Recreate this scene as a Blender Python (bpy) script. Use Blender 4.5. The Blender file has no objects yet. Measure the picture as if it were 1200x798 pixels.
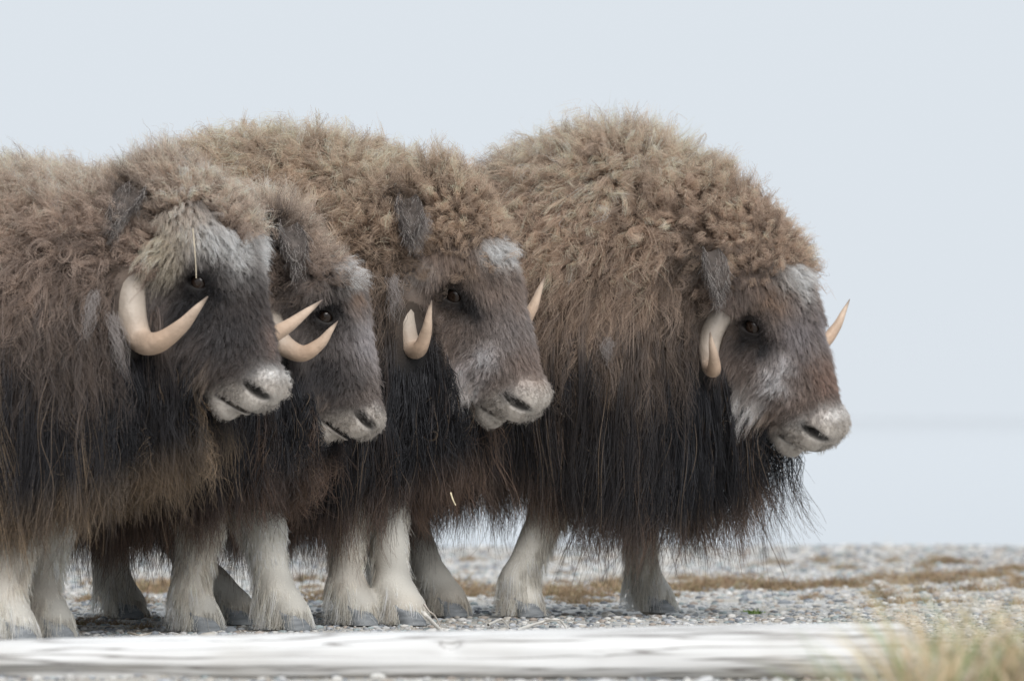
import bpy, bmesh, math, time
import numpy as np
from mathutils import Matrix, Vector, kdtree
T00 = time.time()
S = bpy.context.scene
C = S.collection
RAD = math.radians

# ------------------------------------------------------------------ camera, sky, sun, exposure
CAM_H, FPX, HORIZON = 0.55, 9000.0, 490.0        # lens height (m), focal length and horizon row in photograph pixels
cam = bpy.data.cameras.new('camera')
cam.sensor_width = 36.0
cam.lens = FPX * 36.0 / 1200.0
cam.clip_start, cam.clip_end = 0.5, 20000
cam.dof.use_dof = True
cam.dof.focus_distance = 20.3
cam.dof.aperture_fstop = 5.6
camo = bpy.data.objects.new('camera', cam)
C.objects.link(camo)
TILT = math.atan((HORIZON - 399.0) / FPX)
camo.location = (0, 0, CAM_H)
camo.rotation_euler = (math.pi / 2 + TILT, 0, 0)
S.camera = camo

SUN_EL, SUN_AZ = RAD(56), RAD(-62)               # high soft light from behind the veil, over the animals' backs
w = bpy.data.worlds.new('World'); S.world = w; w.use_nodes = True
nt = w.node_tree; nt.nodes.clear()
sky = nt.nodes.new('ShaderNodeTexSky'); sky.sky_type = 'NISHITA'; sky.sun_disc = False
sky.sun_elevation = SUN_EL; sky.sun_rotation = SUN_AZ; sky.dust_density = 4.0; sky.air_density = 1.0
mixn = nt.nodes.new('ShaderNodeMix'); mixn.data_type = 'RGBA'
mixn.inputs['Factor'].default_value = 0.985         # thick even overcast in front of the clear sky
mixn.inputs[7].default_value = (7.28, 7.86, 8.45, 1)
bg = nt.nodes.new('ShaderNodeBackground'); bg.inputs['Strength'].default_value = 0.1
wo = nt.nodes.new('ShaderNodeOutputWorld')
nt.links.new(sky.outputs[0], mixn.inputs[6]); nt.links.new(mixn.outputs[2], bg.inputs[0]); nt.links.new(bg.outputs[0], wo.inputs[0])
sun = bpy.data.lights.new('sun', 'SUN'); sun.energy = 2.8; sun.angle = RAD(38); sun.color = (1.0, 0.97, 0.93)
suno = bpy.data.objects.new('sun', sun); C.objects.link(suno)
# direction towards the veiled sun: high behind the camera
sd = Vector((0.22, -0.92, 0.78)).normalized()
suno.rotation_euler = sd.to_track_quat('Z', 'Y').to_euler()
sky.sun_elevation = math.asin(sd.z); sky.sun_rotation = math.atan2(sd.x, sd.y)
S.view_settings.view_transform = 'Standard'; S.view_settings.look = 'None'
S.view_settings.exposure = 0.0; S.view_settings.gamma = 1.0
S.render.engine = 'CYCLES'
S.cycles.use_denoising = True
S.cycles.max_bounces = 8; S.cycles.diffuse_bounces = 7; S.cycles.transmission_bounces = 7; S.cycles.glossy_bounces = 3
S.cycles.transparent_max_bounces = 8
S.cycles_curves.shape = 'RIBBONS'; S.cycles_curves.subdivisions = 2

# ------------------------------------------------------------------ small helpers
def rng(seed): return np.random.default_rng(seed)
_ct, _st = math.cos(TILT), math.sin(TILT)
def ray(px, py):
    x, z = (px - 600.0) / FPX, -(py - 399.0) / FPX
    d = np.array([x, _ct - z * _st, _st + z * _ct]); return d / np.linalg.norm(d)
CAMP = np.array([0, 0, CAM_H])
def at_depth(px, py, D):
    d = ray(px, py); return CAMP + d * (D / d[1])
def on_ground(px, py, z=0.0):
    d = ray(px, py); return CAMP + d * ((z - CAM_H) / d[2])
def nrm(a): return a / np.maximum(np.linalg.norm(a, axis=-1, keepdims=True), 1e-9)
def smooth(a, b, x):
    t = np.clip((x - a) / (b - a), 0, 1); return t * t * (3 - 2 * t)

def link(o, parent=None):
    C.objects.link(o)
    if parent: o.parent = parent
    return o
def tag(o, label=None, cat=None, group=None, kind=None):
    for k, v in (('label', label), ('category', cat), ('group', group), ('kind', kind)):
        if v: o[k] = v
    return o
def mesh_obj(name, V, F, mat, parent=None, smooth_=True, col=None):
    me = bpy.data.meshes.new(name)
    V = np.asarray(V, dtype=np.float32); F = np.asarray(F, dtype=np.int32)
    me.vertices.add(len(V)); me.vertices.foreach_set('co', V.ravel())
    n = F.shape[1]
    me.loops.add(F.size); me.loops.foreach_set('vertex_index', F.ravel())
    me.polygons.add(len(F)); me.polygons.foreach_set('loop_start', np.arange(0, F.size, n, dtype=np.int32))
    me.polygons.foreach_set('loop_total', np.full(len(F), n, np.int32))
    if smooth_: me.polygons.foreach_set('use_smooth', np.ones(len(F), bool))
    if col is not None:
        a = me.attributes.new('col', 'FLOAT_COLOR', 'POINT')
        a.data.foreach_set('color', np.c_[col, np.ones(len(col))].astype(np.float32).ravel())
    me.update(); me.validate()
    me.materials.append(mat)
    return link(bpy.data.objects.new(name, me), parent)
def curves_obj(name, P, R, col, mat, parent=None):
    """P (n,k,3) strand points, R (n,k) radii, col (n,k,3)"""
    n, k = P.shape[:2]
    c = bpy.data.hair_curves.new(name)
    c.add_curves([k] * n)
    c.position_data.foreach_set('vector', P.astype(np.float32).ravel())
    a = c.attributes.new('radius', 'FLOAT', 'POINT'); a.data.foreach_set('value', R.astype(np.float32).ravel())
    a = c.attributes.new('col', 'FLOAT_COLOR', 'POINT')
    a.data.foreach_set('color', np.concatenate([col, np.ones((n, k, 1))], 2).astype(np.float32).ravel())
    c.materials.append(mat)
    return link(bpy.data.objects.new(name, c), parent)

# value noise in numpy
def vnoise(P, scale, seed=0):
    q = P * scale + 137.31 + seed * 17.7
    i = np.floor(q).astype(np.int64); f = q - i; f = f * f * (3 - 2 * f)
    def h(ix, iy, iz):
        n = (ix * 374761393 + iy * 668265263 + iz * 2147483647 + seed * 1274126177) & 0x7fffffff
        n = ((n ^ (n >> 13)) * 1274126177) & 0x7fffffff
        return ((n ^ (n >> 16)) & 0xffff) / 65535.0
    r = 0
    for dx in (0, 1):
        for dy in (0, 1):
            for dz in (0, 1):
                wgt = (f[..., 0] if dx else 1 - f[..., 0]) * (f[..., 1] if dy else 1 - f[..., 1]) * (f[..., 2] if dz else 1 - f[..., 2])
                r = r + wgt * h(i[..., 0] + dx, i[..., 1] + dy, i[..., 2] + dz)
    return r

# ------------------------------------------------------------------ materials
def newmat(name):
    m = bpy.data.materials.new(name); m.use_nodes = True
    return m, m.node_tree, m.node_tree.nodes['Principled BSDF']
def ramp(nt, stops):
    r = nt.nodes.new('ShaderNodeValToRGB'); e = r.color_ramp.elements
    while len(e) < len(stops): e.new(0.5)
    for el, (p, c) in zip(e, stops): el.position = p; el.color = (*c, 1)
    return r
def tex(nt, kind, scale, detail=4, coord='Object', stretch=None):
    tc = nt.nodes.new('ShaderNodeTexCoord'); n = nt.nodes.new(kind); n.inputs['Scale'].default_value = scale
    if 'Detail' in n.inputs: n.inputs['Detail'].default_value = detail
    if stretch:
        mp = nt.nodes.new('ShaderNodeMapping'); mp.inputs['Scale'].default_value = stretch
        nt.links.new(tc.outputs[coord], mp.inputs[0]); nt.links.new(mp.outputs[0], n.inputs['Vector'])
    else: nt.links.new(tc.outputs[coord], n.inputs['Vector'])
    return n
def attr_mat(name, rough, spec, sheen=0.0, bump=None, coat=0):
    m, nt, b = newmat(name)
    a = nt.nodes.new('ShaderNodeAttribute'); a.attribute_name = 'col'
    nt.links.new(a.outputs['Color'], b.inputs['Base Color'])
    b.inputs['Roughness'].default_value = rough; b.inputs['Specular IOR Level'].default_value = spec
    b.inputs['Sheen Weight'].default_value = sheen
    b.inputs['Coat Weight'].default_value = coat
    if bump:
        n = tex(nt, 'ShaderNodeTexNoise', bump[0]); bp = nt.nodes.new('ShaderNodeBump')
        bp.inputs['Strength'].default_value = bump[1]; bp.inputs['Distance'].default_value = 0.004
        nt.links.new(n.outputs[0], bp.inputs['Height']); nt.links.new(bp.outputs[0], b.inputs['Normal'])
    return m
M_HAIR, nt_, b = newmat('fur_strand')
nt_.nodes.remove(b)
a_ = nt_.nodes.new('ShaderNodeAttribute'); a_.attribute_name = 'col'
d_ = nt_.nodes.new('ShaderNodeBsdfDiffuse'); t_ = nt_.nodes.new('ShaderNodeBsdfTranslucent'); g_ = nt_.nodes.new('ShaderNodeBsdfGlossy')
g_.inputs['Roughness'].default_value = 0.42; g_.inputs['Color'].default_value = (0.9, 0.92, 1, 1)
m1 = nt_.nodes.new('ShaderNodeMixShader'); m1.inputs[0].default_value = 0.42
m2 = nt_.nodes.new('ShaderNodeMixShader'); m2.inputs[0].default_value = 0.035
nt_.links.new(a_.outputs['Color'], d_.inputs[0]); nt_.links.new(a_.outputs['Color'], t_.inputs[0])
nt_.links.new(d_.outputs[0], m1.inputs[1]); nt_.links.new(t_.outputs[0], m1.inputs[2])
nt_.links.new(m1.outputs[0], m2.inputs[1]); nt_.links.new(g_.outputs[0], m2.inputs[2])
nt_.links.new(m2.outputs[0], nt_.nodes['Material Output'].inputs[0])
M_SKIN = attr_mat('hide_skin', 0.62, 0.3, bump=(160, 0.5))
M_HORN = attr_mat('horn_keratin', 0.5, 0.4, bump=(70, 0.6))
M_EYE, _, b = newmat('wet_dark_eye'); b.inputs['Base Color'].default_value = (0.012, 0.009, 0.008, 1); b.inputs['Roughness'].default_value = 0.06
M_IRIS, _, b = newmat('brown_iris'); b.inputs['Base Color'].default_value = (0.018, 0.011, 0.008, 1); b.inputs['Roughness'].default_value = 0.1
M_HOOF, nt_, b = newmat('grey_hoof'); b.inputs['Roughness'].default_value = 0.6
n_ = tex(nt_, 'ShaderNodeTexNoise', 25, stretch=(1, 1, 4)); r_ = ramp(nt_, [(0.3, (0.10, 0.11, 0.12)), (0.7, (0.26, 0.275, 0.29))])
nt_.links.new(n_.outputs[0], r_.inputs[0]); nt_.links.new(r_.outputs[0], b.inputs['Base Color'])

# ------------------------------------------------------------------ signed distance shapes
def rcone(P, a, b, r1, r2):
    ba = b - a; l2 = float(ba @ ba); rr = r1 - r2; a2 = l2 - rr * rr; il2 = 1.0 / l2
    pa = P - a; y = pa @ ba; z = y - l2
    x = pa * l2 - y[:, None] * ba; x2 = np.einsum('ij,ij->i', x, x)
    y2 = y * y * l2; z2 = z * z * l2
    k = np.sign(rr) * rr * rr * x2
    d = (np.sqrt(x2 * a2 * il2) + y * rr) * il2 - r1
    c1 = np.sign(z) * a2 * z2 > k
    c2 = np.sign(y) * a2 * y2 < k
    d = np.where(c2, np.sqrt(x2 + y2) * il2 - r1, d)
    return np.where(c1, np.sqrt(x2 + z2) * il2 - r2, d)
def ellip(P, c, A, r):
    q = (P - c) @ A.T
    k0 = np.linalg.norm(q / r, axis=1); k1 = np.linalg.norm(q / (r * r), axis=1)
    return k0 * (k0 - 1.0) / np.maximum(k1, 1e-6)
def smin(a, b, k):
    h = np.maximum(k - np.abs(a - b), 0) / k
    return np.minimum(a, b) - h * h * k * 0.25
I3 = np.eye(3)

class Shape:
    def __init__(s): s.pr, s.sub = [], []
    def rc(s, a, b, r1, r2, k, t): s.pr.append((rcone, (np.array(a, float), np.array(b, float), r1, r2), k, t))
    def el(s, c, r, k, t, A=I3): s.pr.append((ellip, (np.array(c, float), A, np.array(r, float)), k, t))
    def cut(s, c, r, k, A=I3): s.sub.append(((np.array(c, float), A, np.array(r, float)), k))
    def d(s, P, tags=None):
        out = None
        for f, a, k, t in s.pr:
            if tags and t not in tags: continue
            v = f(P, *a); out = v if out is None else smin(out, v, k)
        if tags is None or 'H' in tags:
            for a, k in s.sub: out = -smin(-out, ellip(P, *a), k)
        return out
    def tagof(s, P):
        best = np.full(len(P), 9.0); ti = np.zeros(len(P), 'U1')
        for f, a, k, t in s.pr:
            v = f(P, *a); m = v < best; best[m] = v[m]; ti[m] = t
        return ti
    def grad(s, P, tags=None, e=0.0015):
        K = np.array([[1, -1, -1], [-1, -1, 1], [-1, 1, -1], [1, 1, 1]], float)
        g = 0
        for k in K: g = g + k * s.d(P + k * e, tags)[:, None]
        return nrm(g)

def surface_nets(xs, ys, zs, f):
    s = f < 0
    nx, ny, nz = f.shape
    cnt = np.zeros((nx - 1, ny - 1, nz - 1), np.int8)
    for dx in (0, 1):
        for dy in (0, 1):
            for dz in (0, 1): cnt += s[dx:nx - 1 + dx, dy:ny - 1 + dy, dz:nz - 1 + dz]
    act = (cnt > 0) & (cnt < 8)
    idx = np.full(act.shape, -1, np.int32); I, J, K = np.nonzero(act); idx[I, J, K] = np.arange(len(I))
    acc = np.zeros((len(I), 3)); num = np.zeros(len(I))
    X = (xs, ys, zs)
    for ax in range(3):
        o1, o2 = [a for a in range(3) if a != ax]
        for u in (0, 1):
            for v in (0, 1):
                p = [I.copy(), J.copy(), K.copy()]; p[o1] = p[o1] + u; p[o2] = p[o2] + v
                q = [a.copy() for a in p]; q[ax] = q[ax] + 1
                f0, f1 = f[p[0], p[1], p[2]], f[q[0], q[1], q[2]]
                m = (f0 < 0) != (f1 < 0)
                t = np.where(m, f0 / np.where(m, f0 - f1, 1), 0)
                pos = np.stack([X[a][p[a]] for a in range(3)], 1)
                pos[:, ax] += t * (X[ax][q[ax]] - X[ax][p[ax]])
                acc[m] += pos[m]; num[m] += 1
    V = acc / num[:, None]
    F = []
    for ax in range(3):
        o1, o2 = (ax + 1) % 3, (ax + 2) % 3
        a = [slice(None)] * 3; b_ = [slice(None)] * 3
        a[ax] = slice(0, -1); b_[ax] = slice(1, None)
        e = s[tuple(a)] != s[tuple(b_)]
        E = np.stack(np.nonzero(e), 1)
        E = E[(E[:, o1] > 0) & (E[:, o2] > 0) & (E[:, o1] < f.shape[o1] - 1) & (E[:, o2] < f.shape[o2] - 1)]
        inside = s[E[:, 0], E[:, 1], E[:, 2]]
        def ci(du, dv):
            c = E.copy(); c[:, o1] -= du; c[:, o2] -= dv; return idx[c[:, 0], c[:, 1], c[:, 2]]
        q = np.stack([ci(1, 1), ci(0, 1), ci(0, 0), ci(1, 0)], 1)
        q[~inside] = q[~inside][:, ::-1]
        F.append(q)
    return V, np.concatenate(F)

def axis(lo, hi, f0, f1, fine, coarse):
    a = np.arange(lo, f0, coarse); b_ = np.arange(f0, f1, fine); c = np.arange(f1, hi + coarse, coarse)
    return np.concatenate([a, b_, c])
def extract(shape, lo, hi, flo, fhi, fine=0.0045, coarse=0.011):
    ax = [axis(lo[i], hi[i], flo[i], fhi[i], fine, coarse) for i in range(3)]
    st = 4
    cs = [np.unique(np.r_[np.arange(0, len(a), st), len(a) - 1]) for a in ax]
    G = np.stack(np.meshgrid(*[a[c] for a, c in zip(ax, cs)], indexing='ij'), -1)
    dc = shape.d(G.reshape(-1, 3)).reshape(G.shape[:3])
    near = [np.clip(np.rint(np.arange(len(a)) / st).astype(int), 0, len(c) - 1) for a, c in zip(ax, cs)]
    f = dc[np.ix_(*near)].astype(np.float32)
    I, J, K = np.nonzero(np.abs(f) < 0.055)
    for s0 in range(0, len(I), 400000):
        sl = slice(s0, s0 + 400000)
        P = np.stack([ax[0][I[sl]], ax[1][J[sl]], ax[2][K[sl]]], 1)
        f[I[sl], J[sl], K[sl]] = shape.d(P)
    return surface_nets(*ax, f)

# ------------------------------------------------------------------ fur
def grow(shape, P, N, dir0, L, grav, n, margin):
    pts = [P]; p = P.copy(); d = nrm(dir0); step = (L / n)[:, None]
    down = np.array([0, 0, -1.0])
    for i in range(n):
        d = nrm(d + grav[:, None] * down * (1.0 / n) * 3)
        q = p + d * step
        s = shape.d(q, 'BNH')
        m_ = margin * min(1.0, (i + 1) / (0.35 * n))
        bad = s < m_
        if bad.any():
            g = shape.grad(q[bad], 'BNH')
            q[bad] += g * (m_ - s)[bad][:, None]
            d[bad] = nrm(q[bad] - p[bad])
        pts.append(q); p = q
    return np.stack(pts, 1)

def children(r, G, roots, groots, clump, pw, ls, wave, freq, jit, fly=0.05, phase_j=0.5):
    kd = kdtree.KDTree(len(groots))
    for i, q in enumerate(groots): kd.insert(q, i)
    kd.balance()
    gi = np.fromiter((kd.find(q)[1] for q in roots), np.int64, len(roots))
    n, k = len(roots), G.shape[1]
    t = np.linspace(0, 1, k)
    off = roots - groots[gi]
    cl = clump * (1 - 0.35 * r.random(n)); f = r.random(n) < fly
    cl[f] *= 0.15; ls = ls.copy(); ls[f] *= 1.08
    P = roots[:, None] + (G[gi] - groots[gi][:, None]) * ls[:, None, None] - off[:, None] * (cl[:, None] * t[None] ** pw)[..., None]
    ng = len(groots)
    e1, e2 = nrm(r.normal(size=(ng, 3))), nrm(r.normal(size=(ng, 3)))
    fr = freq * (0.7 + 0.6 * r.random(ng)); ph = r.random(ng) * 6.28
    wv = (wave if np.ndim(wave) else np.full(ng, wave)) * (0.6 + 0.8 * r.random(ng))
    phs = ph[gi] + r.normal(size=n) * phase_j
    an = 6.283 * fr[gi][:, None] * t[None] + phs[:, None]
    P += (wv[gi][:, None] * t[None] ** 0.8)[..., None] * (np.sin(an)[..., None] * e1[gi][:, None] + np.cos(an)[..., None] * e2[gi][:, None])
    e3 = r.normal(size=(n, 3))
    jt = (jit if np.ndim(jit) else np.full(n, jit)) * np.where(f, 2.2, 1.0)
    P += (jt[:, None] * t[None] ** 1.3)[..., None] * e3[:, None]
    return P, gi

def sample(r, V, F, Nn, wface, n):
    tri = np.concatenate([F[:, [0, 1, 2]], F[:, [0, 2, 3]]]); wf = np.concatenate([wface, wface])
    ar = np.linalg.norm(np.cross(V[tri[:, 1]] - V[tri[:, 0]], V[tri[:, 2]] - V[tri[:, 0]]), axis=1) * wf
    c = np.cumsum(ar); k = np.searchsorted(c, r.random(n) * c[-1])
    u, v = r.random(n), r.random(n); m = u + v > 1; u[m], v[m] = 1 - u[m], 1 - v[m]
    t = tri[k]; wts = np.stack([1 - u - v, u, v], 1)[..., None]
    return (V[t] * wts).sum(1), nrm((Nn[t] * wts).sum(1))

def col(*c): return np.array(c, float)

DENS = 1.0
OX = []
def build_ox(cfg):
    r = rng(cfg['seed'])
    beta, psi, pit, hs, bs = RAD(cfg['yaw']), RAD(cfg['head_yaw']), RAD(cfg['pitch']), cfg['head'], cfg['scale']
    O = np.array([(cfg['x0'] - 600) / FPX * cfg['D'], cfg['D'], 0.0])
    Rz = np.array([[math.cos(beta), math.sin(beta), 0], [-math.sin(beta), math.cos(beta), 0], [0, 0, 1]])   # local -> world (turned to the camera)
    toL = lambda W: (np.asarray(W) - O) @ Rz          # world -> local
    dirL = lambda W: np.asarray(W) @ Rz
    camL = toL(CAMP)
    # head frame (local)
    rol = RAD(cfg.get('roll', 0)); Z = np.array([0, 0, 1.0])
    Fh = dirL([math.cos(psi), -math.sin(psi), 0]); W0 = dirL([-math.sin(psi), -math.cos(psi), 0])
    W = W0 * math.cos(rol) - Z * math.sin(rol); Zh = Z * math.cos(rol) + W0 * math.sin(rol)      # near side carried lower
    U = Fh * math.cos(pit) - Zh * math.sin(pit); Vv = Fh * math.sin(pit) + Zh * math.cos(pit)
    # place the head so that the near eye stands where the photograph shows it
    eyeo = np.array([0.0, 0.02, 0.098]) * hs
    xh, zh = 0.45, 0.8
    for _ in range(5):
        e_loc = np.array([xh, 0, zh]) + eyeo[1] * Vv + eyeo[2] * W
        Dp = (Rz @ e_loc + O)[1]
        tgt = toL(at_depth(*cfg['eye'], Dp))
        xh += (tgt - e_loc)[0] / 1.0; zh += (tgt - e_loc)[2]
        # keep the head on the neck line: correct x by the screen offset only
        e_loc = np.array([xh, 0, zh]) + eyeo[1] * Vv + eyeo[2] * W
        wv_ = Rz @ e_loc + O; sx = (wv_[0]) / wv_[1] * FPX + 600
        xh -= (sx - cfg['eye'][0]) / FPX * wv_[1] / math.cos(beta)
    HC = np.array([xh, 0, zh])
    A = np.stack([U, Vv, W])                          # rows: head axes
    hp = lambda u, v, w_=0.0: HC + (u * U + v * Vv + w_ * W) * hs
    hz = lambda f, z, l=0.0: HC + f * Fh + z * Z + l * W
    sh = Shape()
    b = bs
    # trunk
    sh.rc((-0.66 * b, 0, 0.80 * b), (0.0, 0, 0.80 * b), 0.285 * b, 0.30 * b, 0.1, 'B')
    sh.el((-0.70 * b, 0, 0.84 * b), (0.24 * b, 0.27 * b, 0.30 * b), 0.1, 'B')
    hx, hz_, hrx, hrz = cfg['hump']
    sh.el((hx, 0, hz_ - hrz), (hrx, 0.27 * b, hrz), 0.12, 'B')
    sh.el((0.10 * b, 0, 0.70 * b), (0.26 * b, 0.25 * b, 0.28 * b), 0.12, 'B')
    nf, nz, nr = cfg['nape']
    nape = hz(nf, nz); 
    sh.rc((0.06 * b, 0, hz_ - 0.33 * b), nape, 0.26 * b, 0.115, 0.14, 'N')
    sh.el(nape, (nr, 0.135 * hs, nr), 0.08, 'N', np.stack([Fh, W, Zh]))
    ff, fz, fr_ = cfg['forelock']
    sh.el(hz(ff, fz), (fr_, fr_, fr_), 0.1, 'N')
    sh.rc((0.16 * b, 0, 0.68 * b), hp(-0.02, -0.13), 0.2 * b, 0.10 * hs, 0.1, 'N')
    # head
    E = lambda c, rad, k, t='H': sh.el(hp(*c), np.array(rad) * hs, k * hs, t, A)
    E((-0.04, 0.02, 0), (0.12, 0.105, 0.112), 0.06)
    sh.rc(hp(0.0, 0.005), hp(0.25, 0.008), 0.106 * hs, 0.066 * hs, 0.05, 'H')
    E((0.10, -0.01, 0), (0.16, 0.1, 0.088), 0.05)
    E((0.265, 0.0, 0), (0.085, 0.074, 0.067), 0.03)
    E((0.300, 0.030, 0), (0.042, 0.047, 0.053), 0.05, 'M')
    E((0.298, -0.024, 0), (0.05, 0.041, 0.053), 0.025, 'M')
    sh.rc(hp(-0.01, -0.12), hp(0.22, -0.085), 0.095 * hs, 0.052 * hs, 0.05, 'H')
    E((0.285, -0.086, 0), (0.055, 0.038, 0.042), 0.018, 'M')
    for s in (-1, 1):
        E((0.03, -0.07, 0.052 * s), (0.12, 0.1, 0.064), 0.04)
        sh.rc(hp(-0.045, 0.045, 0.085 * s), hp(0.025, 0.062, 0.088 * s), 0.034 * hs, 0.027 * hs, 0.03, 'H')
        sh.rc(hp(-0.085, 0.03, 0.085 * s), hp(-0.075, -0.01, 0.125 * s), 0.05 * hs, 0.045 * hs, 0.04, 'H')
        sh.el(hp(0, 0.02, 0.098 * s), np.array([0.034, 0.030, 0.028]) * hs, 0.012, 'H', A)
        E((0.305, 0.053, 0.036 * s), (0.032, 0.020, 0.020), 0.03, 'M')
        E((0.308, 0.006, 0.040 * s), (0.034, 0.022, 0.022), 0.03, 'M')
        # eye opening, a slanted almond; nostril, a comma that sweeps back
        ca, sa = math.cos(0.75), math.sin(0.75)
        Ae = np.stack([U * ca + Vv * sa, -U * sa + Vv * ca, W])
        sh.cut(hp(0.001, 0.0195, 0.126 * s), np.array([0.0265, 0.0145, 0.03]) * hs, 0.006, Ae)
        cn, sn = math.cos(0.47), math.sin(0.47)
        An = np.stack([U * cn + Vv * sn, -U * sn + Vv * cn, W])
        sh.cut(hp(0.310, 0.033, 0.052 * s), np.array([0.042, 0.0135, 0.030]) * hs, 0.010, An)
    cm_, sm_ = math.cos(0.62), math.sin(0.62)
    Am = np.stack([U * cm_ + Vv * sm_, -U * sm_ + Vv * cm_, W])
    sh.cut(hp(0.312, -0.052, 0), np.array([0.058, 0.0075, 0.08]) * hs, 0.007, Am)
    if cfg.get('open'): sh.cut(hp(0.338, -0.036, 0.01), np.array([0.036, 0.013, 0.055]) * hs, 0.008, Am)
    # legs
    hips = [(0.02, -0.15), (0.02, 0.15), (-0.66, -0.15), (-0.66, 0.15)]
    feet = []
    for (hx2, hy), ft in zip(hips, cfg['feet']):
        if ft is None: f_ = np.array([hx2 * b - 0.03, hy, 0.0])
        else:
            f_ = toL(on_ground(*ft)); y_ = np.clip(f_[1], -0.27, 0.27)
            if y_ != f_[1]:
                D_ = f_[1] - y_; gw_ = Rz @ np.array([f_[0], y_, 0]) + O
                f_[1] = y_; f_[0] -= ((gw_[0] / gw_[1] * FPX + 600) - ft[0]) / FPX * gw_[1] / math.cos(beta)
        feet.append(f_)
        top = np.array([hx2 * b, hy * b, 0.62 * b])
        rear = hx2 < -0.3
        knee = top * 0.42 + f_ * 0.58; knee[2] = 0.31 * b; knee[0] += -0.03 if rear else 0.02
        fet = f_ * 0.88 + knee * 0.12 + np.array([-0.012, 0, 0]); fet[2] = 0.10
        sh.rc(top, knee, 0.12 * b, 0.056, 0.05, 'L')
        sh.rc(knee, fet, 0.054, 0.042, 0.03, 'L')
        sh.rc(fet, f_ + np.array([0.016, 0, 0.042]), 0.046, 0.056, 0.03, 'L')
    lo = (-1.1 * b, -0.5, 0.0); hi = (xh + 0.42, 0.5, hz_ + 0.12)
    V, F = extract(sh, np.array(lo) - [0, 0, 0.03], hi, HC - 0.05 - np.array([0.1, 0.13, 0.28]) , HC + np.array([0.34, 0.2, 0.14]))
    for _ in range(2):
        V = V - np.clip(sh.d(V), -0.003, 0.003)[:, None] * sh.grad(V)
    N = sh.grad(V)
    print(cfg['name'], 'verts', len(V), round(time.time() - T00, 1))

    def hit(px, py):
        o, d = camL, dirL(ray(px, py)); t = cfg['D'] - 1.6
        for _ in range(60):
            s = float(sh.d((o + d * t)[None])[0])
            if s < 0.001: return o + d * t
            t += max(s * 0.9, 0.001)
            if t > cfg['D'] + 1.5: break
        return None
    # ---------------- colouring
    patches = []
    for px, py, rad, c, st in cfg['patches']:
        h = hit(px, py)
        if h is not None: patches.append((h, rad / FPX * cfg['D'], np.minimum(np.array(c) * (1.0 if max(c) < 0.03 else 1.75), [0.80, 0.78, 0.76]), st))
    base_face = np.array(cfg['face']) * [1.85, 1.7, 1.55]
    def mirror(Q):                                     # far half of the face wears the near half's pattern
        q = (Q - HC) @ A.T; q = q.copy(); far = q[:, 2] < 0; q[far, 2] *= -1
        return HC + q @ A
    def face_col(P):
        Q = mirror(P); c = np.tile(base_face, (len(P), 1))
        q = (Q - HC) @ A.T / hs
        c = c * (0.6 + 0.8 * vnoise(P, 22, 3))[:, None]
        jaw = smooth(-0.06, -0.13, q[:, 1]) * (1 - smooth(0.17, 0.24, q[:, 0]))
        c = c * (1 - jaw[:, None]) + jaw[:, None] * col(0.022, 0.019, 0.019)
        Qw = Q + (np.stack([vnoise(P, 35, s_) for s_ in (5, 6, 7)], 1) - 0.5) * 0.03
        for h, rad, pc, st in patches:
            g = np.exp(-((Qw - h) ** 2).sum(1) / (rad * rad) * 1.1)[:, None] * st
            g = np.clip(g * 1.25, 0, 1); c = c * (1 - g) + pc * g
        mz = smooth(0.245, 0.30, q[:, 0] - 0.35 * np.maximum(q[:, 1], -0.03) + 0.25 * np.clip(-0.05 - q[:, 1], 0, 0.1)); c = c * (1 - mz[:, None]) + mz[:, None] * col(0.52, 0.475, 0.43)
        qn = q - [0.310, 0.033, 0.053]; qa = qn[:, 0] * 0.892 + qn[:, 1] * 0.453; qb = -qn[:, 0] * 0.453 + qn[:, 1] * 0.892
        ns = np.exp(-(((qa / 0.046) ** 2 + (qb / 0.0165) ** 2 + (qn[:, 2] / 0.045) ** 2) ** 2))[:, None]
        c = c * (1 - ns) + ns * col(0.03, 0.03, 0.032)
        qm = -(q[:, 0] - 0.312) * 0.581 + (q[:, 1] + 0.052) * 0.814; ql = (q[:, 0] - 0.312) * 0.814 + (q[:, 1] + 0.052) * 0.581
        mo = np.exp(-(qm / 0.0085) ** 4) * smooth(-0.062, -0.05, ql); mo = mo[:, None] * 0.85
        c = c * (1 - mo) + mo * col(0.05, 0.04, 0.04)
        ey = np.exp(-(((q - [0.0, 0.02, 0.1]) / [0.052, 0.042, 0.06]) ** 2).sum(1) ** 2)[:, None] * 0.92
        c = c * (1 - ey) + ey * col(0.022, 0.019, 0.019)
        return c
    zs_x, zs_z = np.array(cfg['skirt'])[:, 0], np.array(cfg['skirt'])[:, 1] + 0.035
    zdark = cfg['zdark']
    def body_col(P):
        n1, n2 = vnoise(P, 7, 1), vnoise(P, 28, 2)
        z = P[:, 2] + (n1 - 0.5) * 0.16 + 0.10 * smooth(0.15, 0.5, P[:, 0]) * 0
        lt = smooth(zdark - 0.12, zdark + 0.26, z)[:, None]
        tan = np.array(cfg['tan']) * [1.20, 1.17, 1.23]; c = col(0.012, 0.011, 0.012) * (1 - lt) + tan * lt
        mid = np.exp(-((z - zdark - 0.02) / 0.1) ** 2)[:, None] * 0.5
        c = c * (1 - mid) + mid * col(0.07, 0.05, 0.038)
        top = smooth(hz_ - 0.22, hz_ + 0.02, z)[:, None] * 0.7
        c = c * (1 - top) + top * np.array(cfg['pale']) * [1.12, 1.06, 1.03]
        return c * (0.7 + 0.6 * n2)[:, None]
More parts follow.
